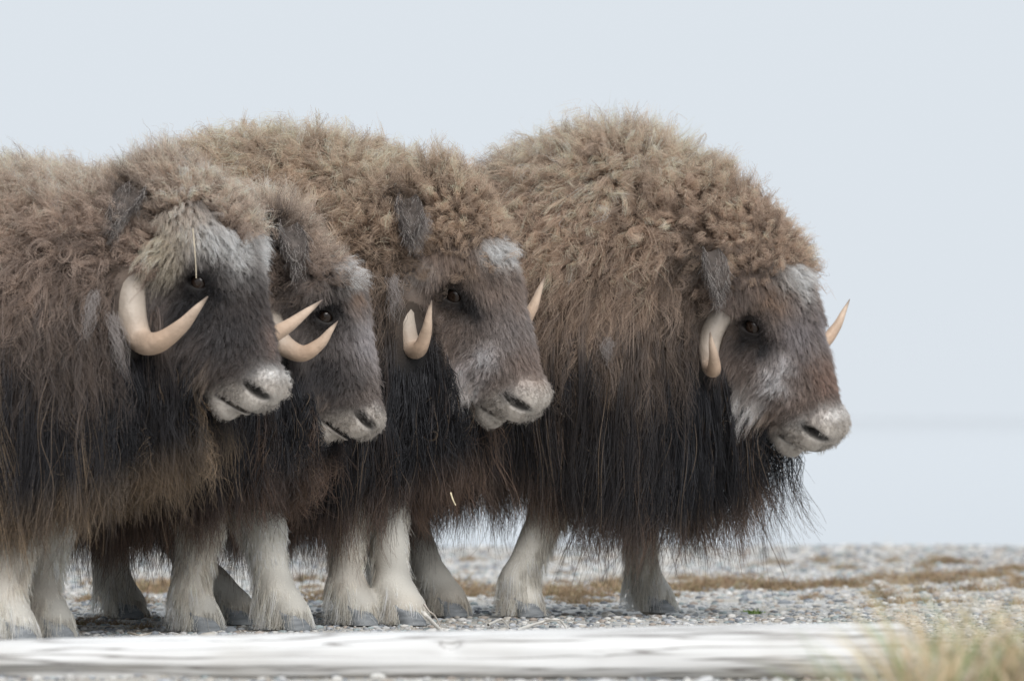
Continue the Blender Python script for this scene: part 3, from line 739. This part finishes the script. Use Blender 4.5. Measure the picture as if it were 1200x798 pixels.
oxen = [
    dict(name='ox1', seed=11, label='musk ox whose horn hooks up before its face, its muzzle overlapping a smaller one', x0=22, D=19.3, yaw=8, head_yaw=25, pitch=66, head=0.97, scale=0.90,
         eye=(235, 330), hump=(-0.05, 1.135, 0.42, 0.33), nape=(-0.10, 0.105, 0.16), forelock=(-0.05, 0.12, 0.085), ear=(165, 243), boss=True,
         feet=[(8, 752), (52, 747), None, None], horn=horn((-0.135, 0.175, 0.005), (-0.078, 0.22, -0.145), (0.15, 0.315, -0.035)), wool=1.0, zdark=0.74,
         tan=(0.34, 0.265, 0.205), pale=(0.58, 0.50, 0.42), tip=(0.42, 0.30, 0.19), face=(0.075, 0.066, 0.064),
         skirt=[(-1.2, 0.17), (0.0, 0.20), (0.12, 0.26), (0.30, 0.34), (0.45, 0.42), (0.6, 0.46)],
         patches=[(270, 285, 34, LT, 0.9), (240, 270, 26, LT, 0.9), (212, 250, 26, (0.42, 0.37, 0.33), 0.9), (185, 285, 30, (0.40, 0.355, 0.29), 0.95), (200, 318, 16, (0.36, 0.32, 0.26), 0.7),
                  (240, 340, 26, DK, 1), (225, 360, 20, DK, 0.9), (310, 340, 22, (0.24, 0.2, 0.18), 0.8), (318, 398, 24, (0.22, 0.165, 0.14), 0.9), (270, 390, 40, (0.06, 0.055, 0.055), 0.7), (318, 445, 22, PL, 0.9)],
         wisps=[(62, 262, 0.10, 0.05), (100, 350, 0.13, 0.03), (118, 372, 0.16, 0.035)], nw=62000, ng=34000, nf=42000, nl=12000),
    dict(name='ox2', seed=12, label='smallest musk ox, looking out between two larger ones with its horn tip before its eye', x0=232, D=20.0, yaw=12, head_yaw=4, pitch=72, head=0.92, scale=0.86,
         eye=(381, 370), hump=(-0.05, 1.06, 0.36, 0.30), nape=(-0.175, 0.13, 0.14), forelock=(-0.07, 0.08, 0.06), ear=(327, 283),
         feet=[(226, 740), (331, 738), None, None], horn=horn((-0.12, 0.15, 0.0), (-0.063, 0.20, -0.085), (0.064, 0.25, -0.012), 0.8), wool=1.0, zdark=0.76,
         tan=(0.34, 0.265, 0.205), pale=(0.5, 0.43, 0.36), tip=(0.25, 0.16, 0.11), face=(0.13, 0.118, 0.115),
         skirt=[(-1.2, 0.17), (-0.1, 0.22), (0.05, 0.24), (0.2, 0.29), (0.35, 0.38), (0.6, 0.43)],
         patches=[(384, 366, 26, DK, 1), (398, 318, 20, LT, 0.9), (415, 350, 16, BR, 0.9), (425, 395, 32, (0.27, 0.25, 0.25), 0.9), (380, 440, 38, (0.05, 0.045, 0.045), 0.9), (440, 450, 18, (0.33, 0.30, 0.28), 0.9), (430, 505, 20, PL, 0.9)],
         wisps=[], nw=50000, ng=30000, nf=40000, nl=12000),
    dict(name='ox3', seed=13, label='musk ox with its lips parted and pale fluff on the cheek, behind the smallest ox', x0=385, D=20.75, yaw=14, head_yaw=31, pitch=67, head=1.05, roll=7, scale=0.98,
         eye=(535, 345), hump=(-0.2, 1.285, 0.42, 0.36), nape=(-0.125, 0.15, 0.165), forelock=(-0.09, 0.17, 0.08), ear=(470, 250), open=True,
         feet=[(412, 733), (468, 732), (266, 733), (140, 718)], horn=horn((-0.088, 0.18, 0.02), (-0.044, 0.235, -0.125), (0.058, 0.295, 0.01), 0.8), wool=1.0, zdark=0.79,
         tan=(0.38, 0.29, 0.205), pale=(0.60, 0.51, 0.41), tip=(0.28, 0.18, 0.125), face=(0.15, 0.125, 0.112),
         skirt=[(-1.3, 0.16), (-0.5, 0.18), (0.0, 0.20), (0.15, 0.22), (0.3, 0.31), (0.42, 0.40), (0.6, 0.45)],
         patches=[(578, 293, 22, LT, 1), (545, 310, 18, (0.2, 0.15, 0.115), 0.9), (536, 348, 22, DK, 1), (552, 362, 17, DK, 0.95), (600, 385, 40, (0.2, 0.175, 0.165), 0.8), (615, 425, 24, (0.19, 0.15, 0.13), 0.9),
                  (546, 452, 28, (0.45, 0.43, 0.43), 1), (568, 415, 18, (0.38, 0.36, 0.36), 0.9), (548, 425, 10, (0.4, 0.37, 0.37), 0.8), (495, 320, 18, (0.3, 0.27, 0.25), 0.8), (605, 478, 24, PL, 0.9), (585, 505, 20, PL, 0.9)],
         wisps=[(475, 275, 0.09, 0.02), (450, 330, 0.12, 0.03), (490, 265, 0.06, 0.02), (455, 530, 0.08, 0.012)], nw=62000, ng=30000, nf=42000, nl=12000),
    dict(name='ox4', seed=14, label='musk ox with nothing before it, its head turned outward and whole muzzle against the water', x0=690, D=21.55, yaw=12, head_yaw=36, pitch=68, head=1.08, roll=8, scale=1.0,
         eye=(885, 381), hump=(0.03, 1.30, 0.42, 0.37), nape=(-0.14, 0.15, 0.185), forelock=(-0.085, 0.14, 0.09), ear=(822, 305),
         feet=[(606, 723), (760, 716), (437, 729), (517, 726)], horn=horn((-0.055, 0.18, 0.03), (-0.045, 0.235, -0.095), (0.036, 0.35, 0.02), 0.76), wool=1.1, zdark=0.76,
         tan=(0.41, 0.315, 0.23), pale=(0.62, 0.53, 0.43), tip=(0.22, 0.145, 0.10), face=(0.14, 0.12, 0.112),
         skirt=[(-1.3, 0.17), (-0.4, 0.22), (-0.22, 0.28), (-0.12, 0.32), (-0.03, 0.22), (0.12, 0.19), (0.33, 0.18), (0.44, 0.25), (0.59, 0.31), (0.8, 0.36)],
         patches=[(930, 325, 26, LT, 1), (955, 318, 22, LT, 0.9), (905, 350, 22, BR, 0.9), (887, 384, 22, DK, 1), (897, 408, 14, DK, 0.95), (872, 402, 14, DK, 0.8), (935, 390, 32, (0.21, 0.19, 0.19), 0.8), (965, 442, 24, (0.18, 0.125, 0.1), 0.9),
                  (868, 462, 20, (0.48, 0.46, 0.47), 1), (890, 468, 15, (0.46, 0.44, 0.45), 0.9), (908, 442, 18, (0.42, 0.4, 0.4), 0.9), (920, 425, 12, (0.4, 0.38, 0.38), 0.8), (880, 500, 18, (0.28, 0.26, 0.26), 0.8), (940, 512, 20, PL, 0.8), (980, 492, 20, PL, 0.9)],
         wisps=[(712, 395, 0.07, 0.03), (843, 345, 0.06, 0.02), (885, 505, 0.08, 0.012)], nw=76000, ng=36000, nf=46000, nl=14000),
]
for c_ in oxen:
    OX.append(build_ox(c_))

# ------------------------------------------------------------------ the shore
def strip_axis(segs):
    out = []
    for lo, hi, st in segs: out.append(np.arange(lo, hi, st))
    return np.concatenate(out + [[segs[-1][1]]])
def ground_z(x, y):
    P = np.stack([x, y, np.zeros_like(x)], -1)
    z = (vnoise(P, 1.1, 41) - 0.5) * 0.012 + (vnoise(P, 6, 42) - 0.5) * 0.006 - 0.006
    edge = y - 35.6 - (vnoise(P, 0.9, 43) - 0.5) * 1.2
    return z - 0.014 * np.maximum(edge + 3, 0) - 0.05 * np.maximum(edge - 2, 0)
gx = strip_axis([(-600, -20, 20), (-20, -3, 0.5), (-3, 3, 0.06), (3, 20, 0.5), (20, 600, 20)])
gy = strip_axis([(-400, 0, 20), (0, 14, 0.5), (14, 38, 0.08), (38, 60, 1.0)])
GX, GY = np.meshgrid(gx, gy, indexing='ij')
Vg = np.stack([GX, GY, ground_z(GX, GY)], -1).reshape(-1, 3)
ii, jj = np.meshgrid(np.arange(len(gx) - 1), np.arange(len(gy) - 1), indexing='ij'); k0 = (ii * len(gy) + jj).ravel()
Fg = np.stack([k0, k0 + len(gy), k0 + len(gy) + 1, k0 + 1], 1)
M_GR, nt_, b = newmat('gravel_ground'); b.inputs['Roughness'].default_value = 0.85
vo = tex(nt_, 'ShaderNodeTexVoronoi', 75); no = tex(nt_, 'ShaderNodeTexNoise', 1.6, 5); rr_ = ramp(nt_, [(0.0, (0.17, 0.175, 0.18)), (0.35, (0.33, 0.335, 0.34)), (0.7, (0.48, 0.48, 0.47)), (1.0, (0.66, 0.65, 0.63))])
sepc = nt_.nodes.new('ShaderNodeSeparateColor'); nt_.links.new(vo.outputs['Color'], sepc.inputs[0]); nt_.links.new(sepc.outputs[0], rr_.inputs[0])
r2 = ramp(nt_, [(0.4, (1, 1, 1)), (0.62, (0.86, 0.78, 0.66))]); nt_.links.new(no.outputs[0], r2.inputs[0])
mx = nt_.nodes.new('ShaderNodeMix'); mx.data_type = 'RGBA'; mx.blend_type = 'MULTIPLY'; mx.inputs['Factor'].default_value = 0.7
nt_.links.new(rr_.outputs[0], mx.inputs[6]); nt_.links.new(r2.outputs[0], mx.inputs[7]); nt_.links.new(mx.outputs[2], b.inputs['Base Color'])
bp = nt_.nodes.new('ShaderNodeBump'); bp.invert = True; bp.inputs['Strength'].default_value = 0.8; bp.inputs['Distance'].default_value = 0.01
nt_.links.new(vo.outputs['Distance'], bp.inputs['Height']); nt_.links.new(bp.outputs[0], b.inputs['Normal'])
beach = tag(mesh_obj('ground', Vg, Fg, M_GR), 'grey gravel shore under the animals', None, None, 'structure')

M_WA, nt_, b = newmat('calm_water'); b.inputs['Base Color'].default_value = (0.40, 0.44, 0.47, 1); b.inputs['Roughness'].default_value = 0.02; b.inputs['IOR'].default_value = 1.33
no = tex(nt_, 'ShaderNodeTexNoise', 0.9, 3, stretch=(0.35, 1, 1)); bp = nt_.nodes.new('ShaderNodeBump'); bp.inputs['Strength'].default_value = 0.006; bp.inputs['Distance'].default_value = 0.01
nt_.links.new(no.outputs[0], bp.inputs['Height']); nt_.links.new(bp.outputs[0], b.inputs['Normal'])
tag(mesh_obj('water', [(-9000, 30, -0.055), (9000, 30, -0.055), (9000, 15000, -0.055), (-9000, 15000, -0.055)], [(0, 1, 2, 3)], M_WA, None, False), 'pale still water reflecting the overcast sky', None, None, 'structure')

# stones
M_ST = attr_mat('stone', 0.7, 0.35, bump=(90, 0.3))
def stone_mesh(r, nu=8, nv=5):
    V = [(0, 0, -1)]
    for i in range(1, nv):
        ph = math.pi * i / nv - math.pi / 2
        for j in range(nu): th = 6.2832 * (j + 0.5 * (i % 2)) / nu; V.append((math.cos(ph) * math.cos(th), math.cos(ph) * math.sin(th), math.sin(ph)))
    V.append((0, 0, 1)); V = np.array(V); F = []
    for j in range(nu): F.append((0, 1 + (j + 1) % nu, 1 + j))
    for i in range(nv - 2):
        for j in range(nu):
            a, b_ = 1 + i * nu + j, 1 + i * nu + (j + 1) % nu; F += [(a, b_, b_ + nu), (a, b_ + nu, a + nu)]
    t = len(V) - 1
    for j in range(nu): F.append((t, 1 + (nv - 2) * nu + j, 1 + (nv - 2) * nu + (j + 1) % nu))
    V = V * (1 + 0.28 * (r.random((len(V), 1)) - 0.5))
    V = np.sign(V) * np.abs(V) ** 0.9
    return V, np.array(F)
SC = np.array([(0.30, 0.31, 0.33), (0.20, 0.215, 0.235), (0.40, 0.40, 0.40), (0.48, 0.47, 0.45), (0.13, 0.14, 0.155), (0.36, 0.335, 0.30), (0.46, 0.45, 0.44), (0.28, 0.24, 0.21), (0.24, 0.275, 0.28)])
r = rng(77)
smesh = []
for k in range(18):
    V_, F_ = stone_mesh(r); V_ = V_ * [1, 0.55 + 0.35 * r.random(), 0.34 + 0.25 * r.random()]
    c_ = SC[k % len(SC)] * 1.2 * (0.85 + 0.3 * r.random())
    cc_ = np.tile(c_, (len(V_), 1)) * (0.8 + 0.4 * vnoise(V_, 3, k))[:, None]
    smesh.append((V_, F_, cc_))
pmeshes = []
for k, (V_, F_, cc_) in enumerate(smesh):
    o_ = mesh_obj('pebble', V_, F_, M_ST, beach, True, cc_); pmeshes.append(o_)
for k in range(300):
    o_ = pmeshes[k] if k < len(pmeshes) else link(pmeshes[k % len(pmeshes)].copy(), beach)
    D_ = 15.8 + 8.5 * r.random() ** 1.5; x_ = (r.random() - 0.5) * 0.150 * D_
    sz = 0.011 + 0.016 * r.random() ** 2.5
    gz_ = float(ground_z(np.array([x_]), np.array([D_]))[0])
    o_.location = (x_, D_, gz_ + sz * 0.10); o_.scale = (sz, sz, sz); o_.rotation_euler = (r.normal() * 0.15, r.normal() * 0.15, r.random() * 6.28)
nS = 32000
V_, F_ = [], []; Cc = []
Ds = 1 / (1 / 15.6 - r.random(nS) ** 0.8 * (1 / 15.6 - 1 / 35.5)); xs_ = (r.random(nS) - 0.5) * 0.20 * Ds
gzs = ground_z(xs_, Ds)
for k in range(18):
    m_ = np.nonzero(np.arange(nS) % 18 == k)[0]; Vb, Fb, cb_ = smesh[k]
    if True:
        ic = stone_mesh(r, 6, 3)
        Vb, Fb = ic[0] * [1, 0.7, 0.42], ic[1]
    a_ = r.random(len(m_)) * 6.28; sz = (0.005 + 0.010 * r.random(len(m_)) ** 2.5) * (Ds[m_] / 19) ** 0.8
    ca, sa = np.cos(a_), np.sin(a_)
    X = sz[:, None] * (ca[:, None] * Vb[None, :, 0] - sa[:, None] * Vb[None, :, 1]) + xs_[m_][:, None]
    Y = sz[:, None] * (sa[:, None] * Vb[None, :, 0] + ca[:, None] * Vb[None, :, 1]) + Ds[m_][:, None]
    Zz = sz[:, None] * Vb[None, :, 2] + gzs[m_][:, None] + 0.15 * sz[:, None]
    off = sum(len(v) for v in V_)
    V_.append(np.stack([X, Y, Zz], -1).reshape(-1, 3))
    F_.append((Fb[None] + (np.arange(len(m_)) * len(Vb))[:, None, None]).reshape(-1, 3) + off)
    cs_ = SC[r.integers(0, len(SC), len(m_))] * 1.2 * (0.8 + 0.4 * r.random((len(m_), 1)))
    Cc.append(np.repeat(cs_, len(Vb), 0))
tag(mesh_obj('gravel', np.concatenate(V_), np.concatenate(F_), M_ST, None, True, np.concatenate(Cc)), 'small loose grey stones covering the shore', None, None, 'stuff')

# dry tufts
M_GS = attr_mat('dry_grass', 0.8, 0.2)
def blades(r, n, rad, hmin, hmax, wid, lean, pal, segs=3, flat=1.0, centre=0.6):
    V, F, Cl = [], [], []
    for i in range(n):
        a = r.random() * 6.28; q = rad * r.random() ** centre
        p = np.array([q * math.cos(a) , q * math.sin(a) * flat, -0.004])
        h = hmin + (hmax - hmin) * r.random() * (1 - 0.6 * (q / rad) ** 2)
        ld = r.random() * 6.28; l_ = lean * (0.3 + r.random()); dx = np.array([math.cos(ld), math.sin(ld), 0])
        sd_ = np.array([-dx[1], dx[0], 0]); fc_ = r.random() * 3.14; sd_ = math.cos(fc_) * sd_ + math.sin(fc_) * dx
        c = pal[r.integers(0, len(pal))] * (0.7 + 0.6 * r.random())
        o = len(V)
        for k in range(segs + 1):
            t = k / segs; w_ = wid * (1 - t) ** 0.8 + wid * 0.05
            pt = p + dx * l_ * h * t ** 1.7 + np.array([0, 0, h * (t - 0.35 * min(l_, 1.6) * t ** 2.2)])
            V += [pt - sd_ * w_ / 2, pt + sd_ * w_ / 2]; Cl += [np.minimum(c * (0.8 + 0.3 * t), 0.8)] * 2
        for k in range(segs): F.append((o + 2 * k, o + 2 * k + 1, o + 2 * k + 3, o + 2 * k + 2))
    return np.array(V), np.array(F), np.array(Cl)
PAL = np.array([(0.34, 0.25, 0.15), (0.28, 0.19, 0.12), (0.42, 0.33, 0.21), (0.22, 0.15, 0.10), (0.24, 0.22, 0.11), (0.33, 0.22, 0.15)])
tufts = []
for k in range(7):
    V_, F_, c_ = blades(r, 300, 0.09 + 0.06 * r.random(), 0.012, 0.085, 0.0032, 1.2, PAL, 3, 0.8, 0.8)
    tufts.append(mesh_obj('grass_tuft', V_, F_, M_GS, None, False, c_))
spots = []
def strip(x0, x1, y0, y1, n, s0, label):
    for _ in range(n): spots.append((x0 + (x1 - x0) * r.random(), y0 + (y1 - y0) * r.random(), s0 * (0.6 + 0.7 * r.random()), label))
TB = 'low tuft in the long brown strip of dry grass past a pale fore hoof'
strip(700, 960, 683, 694, 26, 0.85, TB); strip(630, 700, 686, 698, 9, 0.8, 'dry brown grass tuft on gravel between two pale forelegs set far apart')
strip(940, 1010, 684, 690, 6, 0.7, 'small scattered brown tuft near the tall green bladed clump'); strip(1050, 1200, 668, 690, 17, 0.75, 'dry grass tuft in the loose patch beyond the straw mat')
strip(1075, 1120, 653, 668, 6, 0.7, 'olive brown tuft near the waterline beyond the straw mat'); strip(1150, 1200, 661, 670, 4, 0.6, 'olive brown tuft near the waterline beyond the straw mat')
strip(930, 970, 653, 660, 3, 0.5, 'lone small tuft on bare gravel near the waterline'); strip(1005, 1050, 672, 680, 4, 0.6, 'small scattered brown tuft near the tall green bladed clump')
strip(520, 580, 684, 698, 8, 0.8, 'brown tuft seen between pale hooves of neighbouring musk oxen'); strip(535, 556, 653, 660, 2, 0.5, 'lone small tuft under the hem of a dark skirt')
strip(355, 395, 680, 704, 6, 0.7, 'brown tuft seen between pale hooves of neighbouring musk oxen'); strip(80, 200, 682, 705, 12, 0.8, 'brown tuft under the tan hem of the musk ox overlapping the smallest')
strip(95, 190, 722, 736, 6, 0.45, 'small tuft among pebbles close behind the log'); strip(640, 720, 700, 708, 5, 0.45, 'dry brown grass tuft on gravel between two pale forelegs set far apart'); strip(1030, 1045, 692, 698, 1, 0.8, 'round orange brown tuft alone on grey pebbles')
strip(560, 1010, 648, 704, 26, 0.5, 'thin scattered tuft on open gravel off the long brown strip'); strip(1010, 1200, 646, 712, 14, 0.55, 'dry grass tuft in the loose patch beyond the straw mat')
for k, (px, py, sc_, lb) in enumerate(spots):
    o_ = tufts[k] if k < len(tufts) else link(tufts[k % len(tufts)].copy())
    p = on_ground(px, py); p[2] = float(ground_z(p[0:1], p[1:2])[0])
    o_.location = p; o_.scale = (sc_ * 1.1, sc_ * 1.1, sc_ * (0.6 + 0.6 * r.random())); o_.rotation_euler = (0, 0, r.random() * 6.28)
    tag(o_, lb, 'grass tuft', 'dry grass tufts on the gravel shore')
V_, F_, c_ = blades(r, 90, 0.03, 0.01, 0.025, 0.006, 1.2, np.array([(0.16, 0.26, 0.07), (0.22, 0.30, 0.10)]), 2)
p = on_ground(882, 716); o_ = mesh_obj('green_weed', V_, F_, M_GS, None, False, c_); o_.location = (p[0], p[1], -0.004)
tag(o_, 'tiny fresh green weed among grey pebbles', 'weed')

# bleached driftwood log lying along the shore
M_LOG, nt_, b = newmat('bleached_driftwood'); b.inputs['Roughness'].default_value = 0.75
no = tex(nt_, 'ShaderNodeTexNoise', 9, 6, stretch=(0.22, 3.2, 3.2)); r1 = ramp(nt_, [(0.22, (0.36, 0.35, 0.34)), (0.40, (0.62, 0.615, 0.61)), (0.72, (0.74, 0.74, 0.74))]); nt_.links.new(no.outputs[0], r1.inputs[0])
cr_ = tex(nt_, 'ShaderNodeTexNoise', 14, 3, stretch=(0.07, 2.6, 2.6)); r2 = ramp(nt_, [(0.47, (1, 1, 1)), (0.5, (0.33, 0.31, 0.30)), (0.53, (1, 1, 1))]); nt_.links.new(cr_.outputs[0], r2.inputs[0])
st_ = tex(nt_, 'ShaderNodeTexNoise', 2.2, 4); r3 = ramp(nt_, [(0.5, (1, 1, 1)), (0.72, (0.78, 0.76, 0.72))]); nt_.links.new(st_.outputs[0], r3.inputs[0])
mx = nt_.nodes.new('ShaderNodeMix'); mx.data_type = 'RGBA'; mx.blend_type = 'MULTIPLY'; mx.inputs['Factor'].default_value = 1
nt_.links.new(r1.outputs[0], mx.inputs[6]); nt_.links.new(r2.outputs[0], mx.inputs[7])
mx2 = nt_.nodes.new('ShaderNodeMix'); mx2.data_type = 'RGBA'; mx2.blend_type = 'MULTIPLY'; mx2.inputs['Factor'].default_value = 1
nt_.links.new(mx.outputs[2], mx2.inputs[6]); nt_.links.new(r3.outputs[0], mx2.inputs[7]); nt_.links.new(mx2.outputs[2], b.inputs['Base Color'])
bp = nt_.nodes.new('ShaderNodeBump'); bp.inputs['Strength'].default_value = 0.5; bp.inputs['Distance'].default_value = 0.006
nt_.links.new(no.outputs[0], bp.inputs['Height']); nt_.links.new(bp.outputs[0], b.inputs['Normal'])
LD = 16.45
nl_, na = 520, 64
lx = np.linspace(-1.75, 0.88, nl_)
lpx = lx / LD * FPX + 600
htop = CAM_H - (np.interp(lpx, [-400, 0, 200, 400, 600, 1050], [756, 749.5, 743.5, 738.5, 735.5, 731.5]) - HORIZON) * LD / FPX
rv = (htop + 0.014) / 2; zc = htop - rv
th = np.linspace(0, 2 * math.pi, na, endpoint=False)
LX, TH = np.meshgrid(lx, th, indexing='ij')
Pn = np.stack([LX * 1.2, np.cos(TH) * 0.7, np.sin(TH) * 0.7], -1)
rad = 1 + (vnoise(Pn, 1.6, 51) - 0.5) * 0.16 + (vnoise(Pn * [0.5, 3, 3], 3.0, 52) - 0.5) * 0.07
# split slab low on the camera side of the thin end: th = pi + (camera side), below the middle
lowface = np.exp(-((TH - 3.75) / 0.34) ** 4); along = smooth(-0.62, -0.85, LX)
rad -= 0.22 * lowface * along * (0.7 + 0.6 * vnoise(Pn * [1, 4, 4], 4, 53))
lip = np.exp(-((TH - 4.35) / 0.22) ** 2) * along; rad += 0.12 * lip
for cx_, ct_, s_, a_ in ((-0.13, 2.75, 0.02, -0.35), (0.18, 3.1, 0.03, 0.08), (-0.55, 2.4, 0.025, 0.07), (0.62, 2.9, 0.03, 0.07)):
    rad += a_ * np.exp(-((LX - cx_) / s_) ** 2 - ((TH - ct_) / 0.25) ** 2) * 0.5
taper = np.minimum(1, np.minimum((LX - lx[0]) / 0.05 + 0.45, (lx[-1] - LX) / 0.07 + 0.35))
rad = rad * taper
Vl = np.stack([LX, LD + rv[:, None] * 1.2 * np.cos(TH) * rad, zc[:, None] + rv[:, None] * np.sin(TH) * rad], -1).reshape(-1, 3)
ii, jj = np.meshgrid(np.arange(nl_ - 1), np.arange(na), indexing='ij'); a0 = (ii * na + jj).ravel(); a1 = (ii * na + (jj + 1) % na).ravel()
Fl = np.stack([a0, a1, a1 + na, a0 + na], 1)
Vl = np.concatenate([Vl, [[lx[0] - 0.01, LD, zc[0]], [lx[-1] + 0.01, LD, zc[-1]]]])
cap = [(nl_ * na, (j + 1) % na, j, j) for j in range(na)] + [(nl_ * na + 1, (nl_ - 1) * na + j, (nl_ - 1) * na + (j + 1) % na, (nl_ - 1) * na + (j + 1) % na) for j in range(na)]
Ft = np.concatenate([Fl[:, [0, 1, 2]], Fl[:, [0, 2, 3]], np.array(cap)[:, :3]])
tag(mesh_obj('driftwood_log', Vl, Ft, M_LOG), 'long bleached white driftwood log lying along the gravel in front of the animals', 'log')

# twigs, straws, drop
M_TW = attr_mat('bleached_twig', 0.7, 0.3)
def stick(name, pts, rad, c, label, cat, taper=0.5, n=26):
    pts = np.array(pts, float); t = np.linspace(0, len(pts) - 1, n); i = np.minimum(t.astype(int), len(pts) - 2); f = (t - i)[:, None]
    Q = np.concatenate([[2 * pts[0] - pts[1]], pts, [2 * pts[-1] - pts[-2]]]); p0, p1, p2, p3 = Q[i], Q[i + 1], Q[i + 2], Q[i + 3]
    P = 0.5 * (2 * p1 + (p2 - p0) * f + (2 * p0 - 5 * p1 + 4 * p2 - p3) * f ** 2 + (3 * p1 - p0 - 3 * p2 + p3) * f ** 3)
    T = nrm(np.gradient(P, axis=0)); V, F = [], []
    for k in range(n):
        a1 = nrm(np.cross(T[k], [0.2, 0.3, 0.93])[None])[0]; a2 = np.cross(T[k], a1); rr = rad * (1 - taper * k / n) * (0.85 + 0.3 * r.random())
        V += [P[k] + rr * (math.cos(6.2832 * j / 7) * a1 + math.sin(6.2832 * j / 7) * a2) for j in range(7)]
    for k in range(n - 1): F += [(k * 7 + j, k * 7 + (j + 1) % 7, k * 7 + 7 + (j + 1) % 7, k * 7 + 7 + j) for j in range(7)]
    V = np.array(V); cl = np.tile(np.array(c), (len(V), 1)) * (0.8 + 0.4 * vnoise(V, 120, 3))[:, None]
    return tag(mesh_obj(name, V, F, M_TW, None, True, cl), label, cat)
g = lambda px, py, z=0.006: on_ground(px, py, z)
at = lambda px, py, D: at_depth(px, py, D)
stick('twig', [g(572, 732), at(585, 726, 20.5), at(591, 728, 20.45), g(597, 736)], 0.0036, (0.62, 0.59, 0.54), 'short bent pale twig on pebbles against a pale fore hoof', 'twig')
stick('twig', [g(606, 738), at(630, 730, 20.3), at(648, 725.5, 20.3), at(658, 728, 20.25), g(666, 740)], 0.0045, (0.66, 0.63, 0.58), 'long arched pale twig on pebbles behind the log', 'twig')
stick('twig', [at(496, 718, 20.2), at(505, 727, 20.1), g(520, 742)], 0.006, (0.70, 0.67, 0.62), 'thick white stick leaning between hooves behind the log', 'stick', 0.2)
stick('twig', [at(497, 708, 20.35), at(503, 716, 20.3), at(510, 722, 20.25), g(518, 738)], 0.0034, (0.5, 0.45, 0.4), 'thin grey twig leaning over a thick white stick', 'twig')
stick('twig', [g(150, 741), g(165, 744), g(178, 741)], 0.003, (0.5, 0.44, 0.36), 'thin brown twig lying among pebbles under the hanging skirts', 'twig')

# grass clump of the near ground, far out of focus
PG = 1.2 * np.array([(0.55, 0.45, 0.30), (0.62, 0.52, 0.37), (0.48, 0.36, 0.23), (0.58, 0.50, 0.40), (0.20, 0.27, 0.12), (0.26, 0.32, 0.17), (0.5, 0.42, 0.3)])
def clump(px, D, n, rad, hmin, hmax, lean, seed, label, pal=PG, wid=0.006):
    V_, F_, c_ = blades(rng(seed), n, rad, hmin, hmax, wid, lean, pal, 6)
    o_ = mesh_obj('grass_clump', V_, F_, M_GS, None, False, c_)
    x = (px - 600) / FPX * D; o_.location = (x, D, float(ground_z(np.array([x]), np.array([D]))[0]))
    return tag(o_, label, 'grass clump')
clump(1160, 12.9, 300, 0.19, 0.26, 0.40, 1.25, 5, 'broad matted clump of straw in front of the log end', wid=0.008)
clump(1090, 12.4, 60, 0.07, 0.24, 0.43, 0.5, 6, 'tall thin grass clump with green blades beside the straw mat', wid=0.008)
clump(1225, 12.8, 200, 0.14, 0.26, 0.40, 0.9, 7, 'leaning straw clump at the far edge of the straw mat', wid=0.008)
clump(1035, 12.6, 46, 0.09, 0.20, 0.34, 1.2, 8, 'small sparse clump of pale grass before the log end', wid=0.007)
# straws caught in the coats and a drop under a muzzle
if len(OX) == 4:
    h = OX[0][1](229, 300); wp = OX[0][2][1] @ h + OX[0][2][0]; D_ = wp[1] - 0.045
    stick('straw', [at(226, 268, D_ + 0.005), at(228, 290, D_ - 0.01), at(229.5, 312, D_ - 0.012), at(230, 326, D_ - 0.01)], 0.0016, (0.52, 0.45, 0.34), 'dry straw stalk hanging over the brow above an eye', 'straw', 0.2)
    D_ = 20.3
    stick('straw', [at(528, 577, D_), at(531, 586, D_ - 0.005), at(534, 592, D_)], 0.0024, (0.68, 0.58, 0.40), 'short dry straw caught in the dark chest hair', 'straw', 0.3)
